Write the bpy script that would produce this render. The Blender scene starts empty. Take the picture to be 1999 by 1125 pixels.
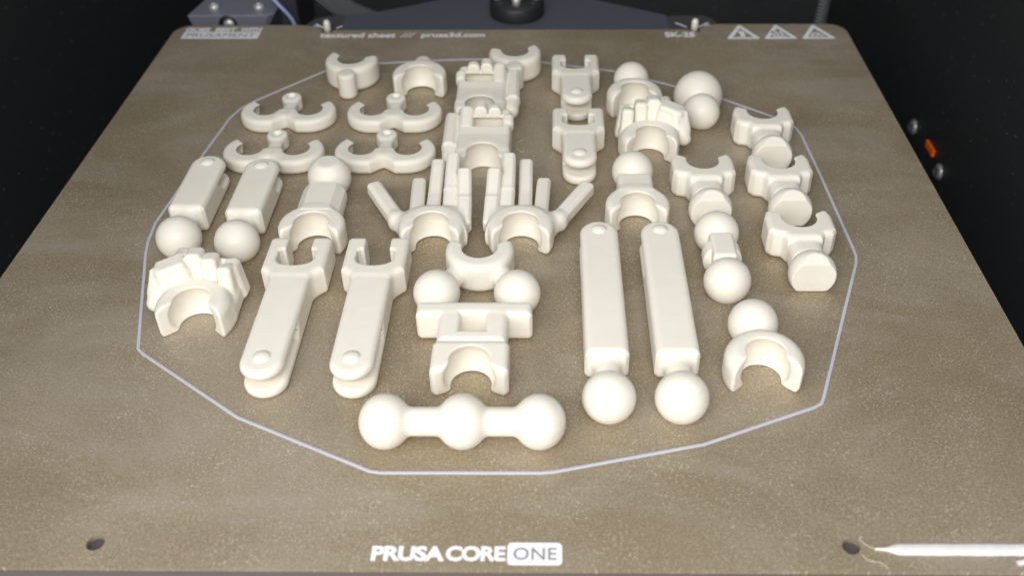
import bpy, bmesh, math, random
import numpy as np
from mathutils import Matrix, Vector
random.seed(7)
MM = 0.001
SC = bpy.context.scene
COL = SC.collection

# ------------------------------------------------------------------ camera
cam = bpy.data.cameras.new("camera")
cam_o = bpy.data.objects.new("camera", cam)
COL.objects.link(cam_o)
PITCH, YAW, ROLL = 0.6849, 0.0176, 0.0098
cp, sp = math.cos(PITCH), math.sin(PITCH)
right = Vector((math.cos(YAW), math.sin(YAW), 0))
fh = Vector((-math.sin(YAW), math.cos(YAW), 0))
fwd = fh * cp + Vector((0, 0, -sp))
down = -fh * sp + Vector((0, 0, -cp))
c_, s_ = math.cos(ROLL), math.sin(ROLL)
r2, d2_ = c_ * right + s_ * down, -s_ * right + c_ * down
R3 = Matrix((r2, -d2_, -fwd)).transposed()
cam_o.matrix_world = Matrix.Translation(Vector((14.93, -108.26, 155.81)) * MM) @ R3.to_4x4()
cam.sensor_fit = 'HORIZONTAL'
cam.sensor_width = 36
cam.lens = 1900.03 / 1999 * 36
cam.shift_x = -43.6 / 1999
cam.shift_y = 8.33 / 1999
cam.clip_start = 0.005
cam.clip_end = 20
cam.dof.use_dof = True
cam.dof.focus_distance = 0.245
cam.dof.aperture_fstop = 16.0
SC.camera = cam_o

# ------------------------------------------------------------------ light
w = bpy.data.worlds.new("World")
SC.world = w
w.use_nodes = True
w.node_tree.nodes["Background"].inputs[0].default_value = (0.97, 0.985, 1.0, 1)
w.node_tree.nodes["Background"].inputs[1].default_value = 0.58


def area(name, loc, target, sx, sy, power, color):
    l = bpy.data.lights.new(name, 'AREA')
    l.shape = 'RECTANGLE'
    l.size, l.size_y = sx * MM, sy * MM
    l.energy = power
    l.color = color
    o = bpy.data.objects.new(name, l)
    COL.objects.link(o)
    o.location = Vector(loc) * MM
    o.rotation_euler = (Vector(target) - Vector(loc)).to_track_quat('-Z', 'Y').to_euler()
    return o


area("led_bar_light", (5, -225, 300), (0, 120, 0), 260, 90, 1.12, (1.0, 0.97, 0.93))
area("room_light", (-330, -330, 310), (-20, 80, 0), 420, 320, 1.9, (1.0, 0.96, 0.905))
SC.view_settings.view_transform = 'Standard'
SC.view_settings.look = 'None'
SC.view_settings.gamma = 1
SC.view_settings.exposure = 0.0
SC.cycles.max_bounces = 8
SC.cycles.diffuse_bounces = 6


# ------------------------------------------------------------------ materials
def mat(name, color, rough=0.5, metal=0.0, spec=0.5):
    m = bpy.data.materials.new(name)
    m.use_nodes = True
    b = m.node_tree.nodes["Principled BSDF"]
    b.inputs["Base Color"].default_value = (*color, 1)
    b.inputs["Roughness"].default_value = rough
    b.inputs["Metallic"].default_value = metal
    b.inputs["Specular IOR Level"].default_value = spec
    return m


def nd(m, t, **kw):
    n = m.node_tree.nodes.new(t)
    for k, v in kw.items():
        setattr(n, k, v)
    return n


def lk(m, a, ao, b, bi):
    m.node_tree.links.new(a.outputs[ao], b.inputs[bi])


def bsdf(m):
    return m.node_tree.nodes["Principled BSDF"]


def ramp(m, stops):
    r = nd(m, 'ShaderNodeValToRGB')
    e = r.color_ramp.elements
    while len(e) < len(stops):
        e.new(0.5)
    for i, (p, c) in enumerate(stops):
        e[i].position = p
        e[i].color = (*c, 1)
    return r


# ivory printed plastic: faint layer lines and slight mottling
M_PLA = mat("ivory_plastic", (0.86, 0.815, 0.735), 0.42, 0, 0.42)
m = M_PLA
bsdf(m).inputs['Subsurface Weight'].default_value = 0.35
bsdf(m).inputs['Subsurface Radius'].default_value = (1.0, 0.62, 0.36)
bsdf(m).inputs['Subsurface Scale'].default_value = 0.0008
tc = nd(m, 'ShaderNodeTexCoord')
mp = nd(m, 'ShaderNodeMapping')
mp.inputs['Scale'].default_value = (25, 25, 1500)
lk(m, tc, 'Object', mp, 'Vector')
n1 = nd(m, 'ShaderNodeTexNoise')
n1.inputs['Scale'].default_value = 1.0
n1.inputs['Detail'].default_value = 3
lk(m, mp, 'Vector', n1, 'Vector')
n2 = nd(m, 'ShaderNodeTexNoise')
n2.inputs['Scale'].default_value = 260
n2.inputs['Detail'].default_value = 4
lk(m, tc, 'Object', n2, 'Vector')
bp = nd(m, 'ShaderNodeBump')
bp.inputs['Strength'].default_value = 0.4
bp.inputs['Distance'].default_value = 0.00025
lk(m, n1, 'Fac', bp, 'Height')
bp2 = nd(m, 'ShaderNodeBump')
bp2.inputs['Strength'].default_value = 0.10
bp2.inputs['Distance'].default_value = 0.0006
lk(m, n2, 'Fac', bp2, 'Height')
lk(m, bp, 'Normal', bp2, 'Normal')
lk(m, bp2, 'Normal', bsdf(m), 'Normal')
rp = ramp(m, [(0.3, (0.915, 0.875, 0.785)), (0.7, (0.935, 0.90, 0.82))])
lk(m, n2, 'Fac', rp, 'Fac')
lk(m, rp, 'Color', bsdf(m), 'Base Color')

# powder coated textured steel sheet: brown gold, matt-metallic, with glitter
M_SHEET = mat("textured_sheet", (0.25, 0.2, 0.14), 0.5, 0.35, 0.5)
m = M_SHEET
tc = nd(m, 'ShaderNodeTexCoord')
big = nd(m, 'ShaderNodeTexNoise')
big.inputs['Scale'].default_value = 16
big.inputs['Detail'].default_value = 5
big.inputs['Roughness'].default_value = 0.6
lk(m, tc, 'Object', big, 'Vector')
fine = nd(m, 'ShaderNodeTexNoise')
fine.inputs['Scale'].default_value = 1900
fine.inputs['Detail'].default_value = 2
lk(m, tc, 'Object', fine, 'Vector')
vor = nd(m, 'ShaderNodeTexVoronoi', voronoi_dimensions='2D')
vor.inputs['Scale'].default_value = 2600
lk(m, tc, 'Object', vor, 'Vector')
rb = ramp(m, [(0.32, (0.325, 0.263, 0.172)), (0.68, (0.402, 0.336, 0.242))])
lk(m, big, 'Fac', rb, 'Fac')
rf = ramp(m, [(0.35, (0.80, 0.80, 0.80)), (0.5, (1.0, 1.0, 1.0)), (0.68, (1.22, 1.21, 1.18))])
lk(m, fine, 'Fac', rf, 'Fac')
mx = nd(m, 'ShaderNodeMix', data_type='RGBA', blend_type='MULTIPLY')
mx.inputs['Factor'].default_value = 1
m.node_tree.links.new(rb.outputs['Color'], mx.inputs[6])
m.node_tree.links.new(rf.outputs['Color'], mx.inputs[7])
# pale scuffs left by earlier prints
smap = nd(m, 'ShaderNodeMapping')
smap.inputs['Scale'].default_value = (9, 16, 1)
smap.inputs['Rotation'].default_value = (0, 0, 0.5)
lk(m, tc, 'Object', smap, 'Vector')
scuff = nd(m, 'ShaderNodeTexNoise')
scuff.inputs['Scale'].default_value = 1.6
scuff.inputs['Detail'].default_value = 6
scuff.inputs['Roughness'].default_value = 0.7
scuff.inputs['Distortion'].default_value = 0.8
lk(m, smap, 'Vector', scuff, 'Vector')
rs = ramp(m, [(0.46, (0, 0, 0)), (0.70, (0.75, 0.75, 0.75))])
lk(m, scuff, 'Fac', rs, 'Fac')
mxs = nd(m, 'ShaderNodeMix', data_type='RGBA')
m.node_tree.links.new(rs.outputs['Color'], mxs.inputs[0])
m.node_tree.links.new(mx.outputs[2], mxs.inputs[6])
mxs.inputs[7].default_value = (0.48, 0.432, 0.366, 1)
# glitter flecks: a few voronoi cells
sep = nd(m, 'ShaderNodeSeparateColor')
lk(m, vor, 'Color', sep, 'Color')
gt = nd(m, 'ShaderNodeMath', operation='GREATER_THAN')
gt.inputs[1].default_value = 0.80
lk(m, sep, 'Red', gt, 0)
lt = nd(m, 'ShaderNodeMath', operation='LESS_THAN')
lt.inputs[1].default_value = 0.36
lk(m, vor, 'Distance', lt, 0)
am = nd(m, 'ShaderNodeMath', operation='MULTIPLY')
lk(m, gt, 0, am, 0)
lk(m, lt, 0, am, 1)
am2 = nd(m, 'ShaderNodeMath', operation='MULTIPLY')
lk(m, am, 0, am2, 0)
clump = nd(m, 'ShaderNodeTexNoise')
clump.inputs['Scale'].default_value = 55
clump.inputs['Detail'].default_value = 4
clump.inputs['Roughness'].default_value = 0.7
lk(m, tc, 'Object', clump, 'Vector')
rcl = ramp(m, [(0.38, (0.15, 0.15, 0.15)), (0.66, (1, 1, 1))])
lk(m, clump, 'Fac', rcl, 'Fac')
pw = nd(m, 'ShaderNodeMath', operation='MULTIPLY')
lk(m, sep, 'Green', pw, 0)
lk(m, rcl, 'Color', pw, 1)
lk(m, pw, 0, am2, 1)
mx2 = nd(m, 'ShaderNodeMix', data_type='RGBA')
m.node_tree.links.new(am2.outputs[0], mx2.inputs[0])
m.node_tree.links.new(mxs.outputs[2], mx2.inputs[6])
mx2.inputs[7].default_value = (0.95, 0.86, 0.68, 1)
m.node_tree.links.new(mx2.outputs[2], bsdf(m).inputs['Base Color'])
bp = nd(m, 'ShaderNodeBump')
bp.inputs['Strength'].default_value = 0.55
bp.inputs['Distance'].default_value = 0.00022
lk(m, fine, 'Fac', bp, 'Height')
lk(m, bp, 'Normal', bsdf(m), 'Normal')
rr = ramp(m, [(0.35, (0.44, 0.44, 0.44)), (0.65, (0.60, 0.60, 0.60))])
lk(m, big, 'Fac', rr, 'Fac')
lk(m, rr, 'Color', bsdf(m), 'Roughness')

M_PRINT = mat("white_print", (0.88, 0.90, 0.97), 0.6)
M_PRINT_GREY = mat("grey_print", (0.26, 0.26, 0.30), 0.6)
M_PURGE = mat("white_filament", (0.88, 0.89, 0.90), 0.4)
M_SKIRT = mat("thin_filament", (0.56, 0.58, 0.68), 0.4)
M_HEATBED = mat("heatbed_dark", (0.085, 0.08, 0.085), 0.55, 0.2)
M_EDGE = mat("heatbed_edge", (0.19, 0.165, 0.165), 0.5, 0.4)
M_PLATE = mat("grey_plate", (0.095, 0.106, 0.132), 0.5, 0.1)
M_DARK = mat("dark_block", (0.03, 0.031, 0.04), 0.5)
M_BRACKET = mat("bracket_grey", (0.25, 0.26, 0.33), 0.45, 0.2)
M_BLACK = mat("black_plastic", (0.02, 0.023, 0.026), 0.45)
M_STEEL = mat("bright_steel", (0.85, 0.84, 0.81), 0.32, 0.55)
M_SCREW = mat("dull_steel", (0.42, 0.43, 0.42), 0.3, 0.7)
M_PIN = mat("steel_pin", (0.88, 0.86, 0.80), 0.4, 0.2)
M_ORANGE = mat("orange_plastic", (1.0, 0.16, 0.005), 0.5)
M_BLUE = mat("blue_tube", (0.30, 0.40, 0.68), 0.35)
for mm_, sc_ in ((M_HEATBED, 700), (M_PLATE, 900), (M_BRACKET, 900), (M_PURGE, 900), (M_SKIRT, 900), (M_PRINT, 1200),
                 (M_BLACK, 900), (M_EDGE, 700), (M_PRINT_GREY, 1200), (M_PIN, 900), (M_STEEL, 900), (M_ORANGE, 900), (M_BLUE, 900)):
    t_ = nd(mm_, 'ShaderNodeTexCoord')
    n_ = nd(mm_, 'ShaderNodeTexNoise')
    n_.inputs['Scale'].default_value = sc_
    lk(mm_, t_, 'Object', n_, 'Vector')
    b_ = nd(mm_, 'ShaderNodeBump')
    b_.inputs['Strength'].default_value = 0.2
    b_.inputs['Distance'].default_value = 0.0002
    lk(mm_, n_, 'Fac', b_, 'Height')
    lk(mm_, b_, 'Normal', bsdf(mm_), 'Normal')

# dark chamber wall with dust specks
M_WALL = mat("black_wall", (0.024, 0.027, 0.029), 0.5, 0, 0.5)
m = M_WALL
tc = nd(m, 'ShaderNodeTexCoord')
sx_ = nd(m, 'ShaderNodeSeparateXYZ')
lk(m, tc, 'Object', sx_, 'Vector')
ad_ = nd(m, 'ShaderNodeMath', operation='ADD')
lk(m, sx_, 'X', ad_, 0)
lk(m, sx_, 'Y', ad_, 1)
cb_ = nd(m, 'ShaderNodeCombineXYZ')
lk(m, ad_, 0, cb_, 'X')
lk(m, sx_, 'Z', cb_, 'Y')
v1 = nd(m, 'ShaderNodeTexVoronoi', voronoi_dimensions='2D')
v1.inputs['Scale'].default_value = 170
lk(m, cb_, 'Vector', v1, 'Vector')
sp_ = nd(m, 'ShaderNodeSeparateColor')
lk(m, v1, 'Color', sp_, 'Color')
g1 = nd(m, 'ShaderNodeMath', operation='GREATER_THAN')
g1.inputs[1].default_value = 0.72
lk(m, sp_, 'Red', g1, 0)
l1 = nd(m, 'ShaderNodeMath', operation='LESS_THAN')
l1.inputs[1].default_value = 0.055
lk(m, v1, 'Distance', l1, 0)
a1 = nd(m, 'ShaderNodeMath', operation='MULTIPLY')
lk(m, g1, 0, a1, 0)
lk(m, l1, 0, a1, 1)
a2 = nd(m, 'ShaderNodeMath', operation='MULTIPLY')
lk(m, a1, 0, a2, 0)
lk(m, sp_, 'Blue', a2, 1)
mxw = nd(m, 'ShaderNodeMix', data_type='RGBA')
m.node_tree.links.new(a2.outputs[0], mxw.inputs[0])
mxw.inputs[6].default_value = (0.024, 0.027, 0.029, 1)
mxw.inputs[7].default_value = (0.24, 0.24, 0.22, 1)
m.node_tree.links.new(mxw.outputs[2], bsdf(m).inputs['Base Color'])
nw = nd(m, 'ShaderNodeTexNoise')
nw.inputs['Scale'].default_value = 1500
lk(m, tc, 'Object', nw, 'Vector')
bw = nd(m, 'ShaderNodeBump')
bw.inputs['Strength'].default_value = 0.5
bw.inputs['Distance'].default_value = 0.0003
lk(m, nw, 'Fac', bw, 'Height')
lk(m, bw, 'Normal', bsdf(m), 'Normal')

# woven cable sleeve
M_SLEEVE = mat("braided_sleeve", (0.06, 0.065, 0.075), 0.6)
m = M_SLEEVE
tc = nd(m, 'ShaderNodeTexCoord')
wv = nd(m, 'ShaderNodeTexWave')
wv.inputs['Scale'].default_value = 420
wv.inputs['Distortion'].default_value = 1.0
wv.bands_direction = 'DIAGONAL'
lk(m, tc, 'Object', wv, 'Vector')
rw = ramp(m, [(0.3, (0.03, 0.033, 0.04)), (0.8, (0.17, 0.175, 0.19))])
lk(m, wv, 'Fac', rw, 'Fac')
lk(m, rw, 'Color', bsdf(m), 'Base Color')
bs = nd(m, 'ShaderNodeBump')
bs.inputs['Distance'].default_value = 0.0004
lk(m, wv, 'Fac', bs, 'Height')
lk(m, bs, 'Normal', bsdf(m), 'Normal')


# ------------------------------------------------------------------ objects
def tag(o, label=None, cat=None, group=None, kind=None):
    if label:
        o['label'] = label
    if cat:
        o['category'] = cat
    if group:
        o['group'] = group
    if kind:
        o['kind'] = kind
    return o


def link(name, me, material=None, parent=None):
    o = bpy.data.objects.new(name, me)
    COL.objects.link(o)
    if material and me is not None and not me.materials:
        me.materials.append(material)
    if parent:
        o.parent = parent
    return o


def empty(name, loc, rz=0.0):
    o = bpy.data.objects.new(name, None)
    o.empty_display_size = 0.005
    COL.objects.link(o)
    o.location = Vector(loc) * MM
    o.rotation_euler = (0, 0, rz)
    return o


def smooth(me):
    me.polygons.foreach_set("use_smooth", np.ones(len(me.polygons), dtype=bool))


def mesh_bm(bm, name, sm=False):
    bmesh.ops.recalc_face_normals(bm, faces=bm.faces)
    me = bpy.data.meshes.new(name)
    bm.to_mesh(me)
    bm.free()
    if sm:
        smooth(me)
    return me


def prism(pts, z0, z1, bevel=0.0, seg=2):
    """closed prism from a polygon outline in mm"""
    bm = bmesh.new()
    lo = [bm.verts.new((x * MM, y * MM, z0 * MM)) for x, y in pts]
    hi = [bm.verts.new((x * MM, y * MM, z1 * MM)) for x, y in pts]
    n = len(pts)
    bm.faces.new(lo[::-1])
    bm.faces.new(hi)
    for i in range(n):
        bm.faces.new((lo[i], lo[(i + 1) % n], hi[(i + 1) % n], hi[i]))
    if bevel:
        bmesh.ops.bevel(bm, geom=list(bm.edges), offset=bevel * MM, segments=seg, affect='EDGES', profile=0.5)
    return mesh_bm(bm, "prism")


def lathe(profile, seg=28):
    """profile of (r, z) in mm turned about z"""
    bm = bmesh.new()
    rings = []
    for r, z in profile:
        if r < 1e-6:
            rings.append([bm.verts.new((0, 0, z * MM))])
        else:
            rings.append([bm.verts.new((r * MM * math.cos(2 * math.pi * i / seg), r * MM * math.sin(2 * math.pi * i / seg), z * MM)) for i in range(seg)])
    for a, b in zip(rings, rings[1:]):
        for i in range(seg):
            j = (i + 1) % seg
            if len(a) == 1 and len(b) == 1:
                continue
            if len(a) == 1:
                bm.faces.new((a[0], b[i], b[j]))
            elif len(b) == 1:
                bm.faces.new((a[i], a[j], b[0]))
            else:
                bm.faces.new((a[i], a[j], b[j], b[i]))
    return mesh_bm(bm, "lathe", True)


def tube(pts, r, seg=10, r_end=None):
    """tube through points in mm"""
    bm = bmesh.new()
    P = [Vector(p) for p in pts]
    rings = []
    for i, p in enumerate(P):
        t = (P[min(i + 1, len(P) - 1)] - P[max(i - 1, 0)]).normalized()
        up = Vector((0, 0, 1)) if abs(t.z) < 0.9 else Vector((1, 0, 0))
        u = t.cross(up).normalized()
        v = u.cross(t)
        rad = r if r_end is None else r + (r_end - r) * i / (len(P) - 1)
        rings.append([bm.verts.new((p + (u * math.cos(a) + v * math.sin(a)) * rad) * MM) for a in [2 * math.pi * k / seg for k in range(seg)]])
    for a, b in zip(rings, rings[1:]):
        for i in range(seg):
            j = (i + 1) % seg
            bm.faces.new((a[i], a[j], b[j], b[i]))
    bm.faces.new(rings[0][::-1])
    bm.faces.new(rings[-1])
    return mesh_bm(bm, "tube", True)


def spline_pts(ctrl, n=8):
    """Catmull-Rom through control points"""
    P = [Vector(c) for c in ctrl]
    P = [P[0] * 2 - P[1]] + P + [P[-1] * 2 - P[-2]]
    out = []
    for i in range(1, len(P) - 2):
        for k in range(n):
            t = k / n
            a, b, c, d = P[i - 1:i + 3]
            out.append(0.5 * (2 * b + (c - a) * t + (2 * a - 5 * b + 4 * c - d) * t * t + (3 * b - a - 3 * c + d) * t ** 3))
    out.append(P[-2])
    return out


def flat_outline(loops, z, h, name):
    """filled 2D outline with holes, extruded by h (mm), via a curve"""
    cu = bpy.data.curves.new(name, 'CURVE')
    cu.dimensions = '2D'
    cu.fill_mode = 'BOTH'
    cu.extrude = h / 2 * MM
    for lp in loops:
        s = cu.splines.new('POLY')
        s.points.add(len(lp) - 1)
        for p, (x, y) in zip(s.points, lp):
            p.co = (x * MM, y * MM, 0, 1)
        s.use_cyclic_u = True
    o = bpy.data.objects.new(name, cu)
    COL.objects.link(o)
    bpy.context.view_layer.update()
    me = bpy.data.meshes.new_from_object(o.evaluated_get(bpy.context.evaluated_depsgraph_get()))
    bpy.data.objects.remove(o)
    me.transform(Matrix.Translation((0, 0, z * MM)))
    return me


def text_mesh(s, width, height, offset=0.0, spacing=1.0, thick=0.04, shear=0.0):
    """built-in font text scaled to a given width and cap height, in mm, lower-left at the origin"""
    cu = bpy.data.curves.new("text", 'FONT')
    cu.body = s
    cu.size = 1
    cu.offset = offset
    cu.space_character = spacing
    cu.shear = shear
    cu.extrude = 0.01
    cu.resolution_u = 4
    o = bpy.data.objects.new("text", cu)
    COL.objects.link(o)
    bpy.context.view_layer.update()
    me = bpy.data.meshes.new_from_object(o.evaluated_get(bpy.context.evaluated_depsgraph_get()))
    bpy.data.objects.remove(o)
    co = np.zeros(len(me.vertices) * 3)
    me.vertices.foreach_get("co", co)
    co = co.reshape(-1, 3)
    lo, hi = co.min(0), co.max(0)
    co = (co - lo) / (hi - lo) * np.array([width, height, thick]) * MM
    me.vertices.foreach_set("co", co.ravel())
    me.update()
    return me


# ------------------------------------------------------------------ implicit shapes for the printed figures
def V3(p):
    return p[:, 0], p[:, 1], p[:, 2]


def sphere(c, r, s=(1, 1, 1)):
    c = np.array(c, float)
    s = np.array(s, float)

    def f(p):
        q = (p - c) / s
        return (np.sqrt((q * q).sum(1)) - r) * s.min()
    return f


def ellipsoid(c, r):
    c, r = np.array(c, float), np.array(r, float)

    def f(p):
        q = (p - c)
        k0 = np.sqrt(((q / r) ** 2).sum(1)) + 1e-9
        k1 = np.sqrt(((q / r ** 2) ** 2).sum(1)) + 1e-9
        return k0 * (k0 - 1) / k1
    return f


def capsule(a, b, ra, rb=None):
    a, b = np.array(a, float), np.array(b, float)
    rb = ra if rb is None else rb

    def f(p):
        ba = b - a
        t = np.clip(((p - a) @ ba) / (ba @ ba), 0, 1)
        q = p - a - t[:, None] * ba
        return np.sqrt((q * q).sum(1)) - (ra + (rb - ra) * t)
    return f


def rod(a, b, wid, hgt, r, cham=0.0):
    """box from a to b with half width/height, rounded by r and with chamfered long edges"""
    a, b = np.array(a, float), np.array(b, float)
    u = b - a
    L = np.linalg.norm(u)
    u = u / L
    up = np.array([0, 0, 1.0]) if abs(u[2]) < 0.9 else np.array([0, 1.0, 0])
    v = np.cross(up, u)
    v /= np.linalg.norm(v)
    n = np.cross(u, v)
    c = (a + b) / 2
    half = np.array([L / 2, wid, hgt]) - r

    def f(p):
        q = np.abs(np.stack([(p - c) @ u, (p - c) @ v, (p - c) @ n], 1)) - half
        d = np.sqrt((np.maximum(q, 0) ** 2).sum(1)) + np.minimum(q.max(1), 0) - r
        if cham:
            d = np.maximum(d, (q[:, 1] + q[:, 2] - 2 * r + cham) * 0.7071)
            d = np.maximum(d, (q[:, 0] + np.maximum(q[:, 1], q[:, 2]) - 2 * r + cham) * 0.7071)
        return d
    return f


def poly2(pts):
    P = np.array(pts, float)

    def f(x, y):
        d = (x - P[0, 0]) ** 2 + (y - P[0, 1]) ** 2
        s = np.ones_like(x)
        n = len(P)
        for i in range(n):
            j = (i - 1) % n
            e = P[j] - P[i]
            wx, wy = x - P[i, 0], y - P[i, 1]
            t = np.clip((wx * e[0] + wy * e[1]) / (e @ e), 0, 1)
            bx, by = wx - e[0] * t, wy - e[1] * t
            d = np.minimum(d, bx * bx + by * by)
            c1 = y >= P[i, 1]
            c2 = y < P[j, 1]
            c3 = e[0] * wy > e[1] * wx
            flip = (c1 & c2 & c3) | (~c1 & ~c2 & ~c3)
            s = np.where(flip, -s, s)
        return s * np.sqrt(d)
    return f


def circ2(cx, cy, r):
    return lambda x, y: np.hypot(x - cx, y - cy) - r


def rect2(x0, y0, x1, y1, ch=0.0):
    cx, cy, hx, hy = (x0 + x1) / 2, (y0 + y1) / 2, (x1 - x0) / 2, (y1 - y0) / 2

    def f(x, y):
        qx, qy = np.abs(x - cx) - hx, np.abs(y - cy) - hy
        d = np.maximum(qx, qy)
        if ch:
            d = np.maximum(d, (qx + qy + ch) * 0.7071)
        return d
    return f


def stadium2(x0, y0, x1, y1, r):
    a, b = np.array([x0, y0], float), np.array([x1, y1], float)

    def f(x, y):
        ba = b - a
        t = np.clip(((x - a[0]) * ba[0] + (y - a[1]) * ba[1]) / (ba @ ba), 0, 1)
        return np.hypot(x - a[0] - t * ba[0], y - a[1] - t * ba[1]) - r
    return f


def union2(*fs):
    return lambda x, y: np.minimum.reduce([f(x, y) for f in fs])


def ext(f2, z0, z1, ch=0.7, rnd=0.0):
    """extrude a 2D outline between z0 and z1 with chamfered (or rounded) rims"""
    def f(p):
        x, y, z = V3(p)
        d = f2(x, y)
        zc, hz = (z0 + z1) / 2, (z1 - z0) / 2
        dz = np.abs(z - zc) - hz
        if rnd:
            a, b = d + rnd, dz + rnd
            return np.minimum(np.maximum(a, b), 0) + np.hypot(np.maximum(a, 0), np.maximum(b, 0)) - rnd
        return smax(d, dz, 2.3 * ch)
    return f


def cyl(axis, c, r, h0, h1, ch=0.4):
    """cylinder along x or y"""
    c = np.array(c, float)

    def f(p):
        q = p - c
        t = q[:, axis]
        o = [i for i in range(3) if i != axis]
        d = np.hypot(q[:, o[0]], q[:, o[1]]) - r
        dz = np.maximum(h0 - t, t - h1)
        return np.maximum(np.maximum(d, dz), (d + dz + ch) * 0.7071)
    return f


def mirror(f):
    def g(p):
        q = p.copy()
        q[:, 0] *= -1
        return f(q)
    return g


def smax(a, b, k):
    return -smin(-a, -b, k)


def move(f, t):
    t = np.array(t, float)
    return lambda p: f(p - t)


def smin(a, b, k):
    if k <= 0:
        return np.minimum(a, b)
    h = np.clip(0.5 + 0.5 * (b - a) / k, 0, 1)
    return b + (a - b) * h - k * h * (1 - h)


def mouth(direction=-1, slope=0.85, off=1.95, rot=0.0):
    """wedge that opens a ring socket towards -y (or +y)"""
    nrm = math.hypot(1, slope)
    cr, sr = math.cos(rot), math.sin(rot)

    def f(p):
        x, y, _ = V3(p)
        x, y = cr * x + sr * y, -sr * x + cr * y
        return (-direction * y + slope * np.abs(x) - off) / nrm
    return f


SOCK = sphere((0, 0, 4.25), 5.95)
T = 8.5     # height of the flat figures
MID = 4.25
BR = 5.88   # ball radius


class Fig:
    def __init__(self, name, parts, cuts, lo, hi, h=0.3):
        self.name, self.parts, self.cuts = name, parts, cuts
        self.lo, self.hi, self.h = np.array(lo, float), np.array(hi, float), h
        self.meshes = None

    def sdf(self, p):
        d = None
        for nm, f, k in self.parts:
            v = f(p)
            d = v if d is None else smin(d, v, k)
        for g, c in self.cuts:
            d = smax(d, -g(p), 2.4 * c)
        z = p[:, 2]
        d = np.maximum(np.maximum(d, -z), (d - z + 0.35) * 0.7071)
        return d

    def grad(self, p, e):
        g = np.empty_like(p)
        for i in range(3):
            o = np.zeros(3)
            o[i] = e
            g[:, i] = self.sdf(p + o) - self.sdf(p - o)
        return g / (2 * e)

    def build(self):
        h = self.h
        lo = self.lo - 2 * h
        n = np.ceil((self.hi + 2 * h - lo) / h).astype(int) + 1
        ax = [lo[i] + h * np.arange(n[i]) for i in range(3)]
        G = np.stack(np.meshgrid(*ax, indexing='ij'), -1).reshape(-1, 3)
        val = np.concatenate([self.sdf(G[i:i + 200000]) for i in range(0, len(G), 200000)]).reshape(n)
        ins = val < 0
        cs = np.zeros(n - 1, int)
        for dx in (0, 1):
            for dy in (0, 1):
                for dz in (0, 1):
                    cs += ins[dx:n[0] - 1 + dx, dy:n[1] - 1 + dy, dz:n[2] - 1 + dz]
        act = (cs > 0) & (cs < 8)
        idx = np.full(n - 1, -1)
        cells = np.argwhere(act)
        idx[act] = np.arange(len(cells))
        acc = np.zeros((len(cells), 3))
        cnt = np.zeros(len(cells))
        corners = [np.array(c) for c in [(0, 0, 0), (1, 0, 0), (0, 1, 0), (1, 1, 0), (0, 0, 1), (1, 0, 1), (0, 1, 1), (1, 1, 1)]]
        cv = [val[tuple((cells + c).T)] for c in corners]
        for a in range(8):
            for b in range(a + 1, 8):
                if np.abs(corners[a] - corners[b]).sum() != 1:
                    continue
                va, vb = cv[a], cv[b]
                mk = (va < 0) != (vb < 0)
                t = np.where(mk, va / np.where(mk, va - vb, 1), 0)
                pt = corners[a] + t[:, None] * (corners[b] - corners[a])
                acc[mk] += pt[mk]
                cnt[mk] += 1
        P = lo + h * (cells + acc / cnt[:, None])
        for _ in range(3):
            d = self.sdf(P)
            g = self.grad(P, 0.04)
            g2 = (g * g).sum(1) + 1e-6
            step = np.clip(d / g2, -0.4 * h, 0.4 * h)
            P = P - step[:, None] * g
        quads = []
        for axis in range(3):
            b, c = [(1, 2), (2, 0), (0, 1)][axis]
            sl = [slice(1, -1)] * 3
            s0, s1 = list(sl), list(sl)
            s0[axis] = slice(0, n[axis] - 1)
            s1[axis] = slice(1, n[axis])
            A, B = ins[tuple(s0)], ins[tuple(s1)]
            e = np.argwhere(A != B)
            if not len(e):
                continue
            out = A[tuple(e.T)]
            base = e.copy()
            base[:, b] += 1
            base[:, c] += 1
            ob, oc = np.zeros(3, int), np.zeros(3, int)
            ob[b] = 1
            oc[c] = 1
            q = np.stack([idx[tuple((base - ob - oc).T)], idx[tuple((base - oc).T)], idx[tuple(base.T)], idx[tuple((base - ob).T)]], 1)
            q[~out] = q[~out][:, ::-1]
            quads.append(q)
        Q = np.concatenate(quads)
        N = self.grad(P, 0.11)
        N /= np.linalg.norm(N, axis=1)[:, None] + 1e-9
        cen = P[Q].mean(1)
        own = np.argmin(np.stack([f(cen) for _, f, _ in self.parts]), 0)
        self.meshes = []
        for i, (nm, _, _) in enumerate(self.parts):
            q = Q[own == i]
            if not len(q):
                continue
            u, inv = np.unique(q, return_inverse=True)
            me = bpy.data.meshes.new(self.name + "_" + nm)
            me.from_pydata((P[u] * MM).tolist(), [], inv.reshape(-1, 4).tolist())
            smooth(me)
            me.update()
            me.normals_split_custom_set_from_vertices(N[u].tolist())
            me.materials.append(M_PLA)
            self.meshes.append((nm, me))

    def place(self, x, y, label, cat, group=None, rz=0.0):
        if self.meshes is None:
            self.build()
        root = empty(self.name, (x, y, 0.03), rz)
        tag(root, label, cat, group)
        for nm, me in self.meshes:
            o = bpy.data.objects.new(nm, me)
            COL.objects.link(o)
            o.parent = root
        return root


ring = lambda R=8.75, ch=0.9: ext(circ2(0, 0, R), 0, T, ch)


def nub(y=0.0):
    return ellipsoid((0, y, T - 0.1), (1.9, 1.9, 0.85))


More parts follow.
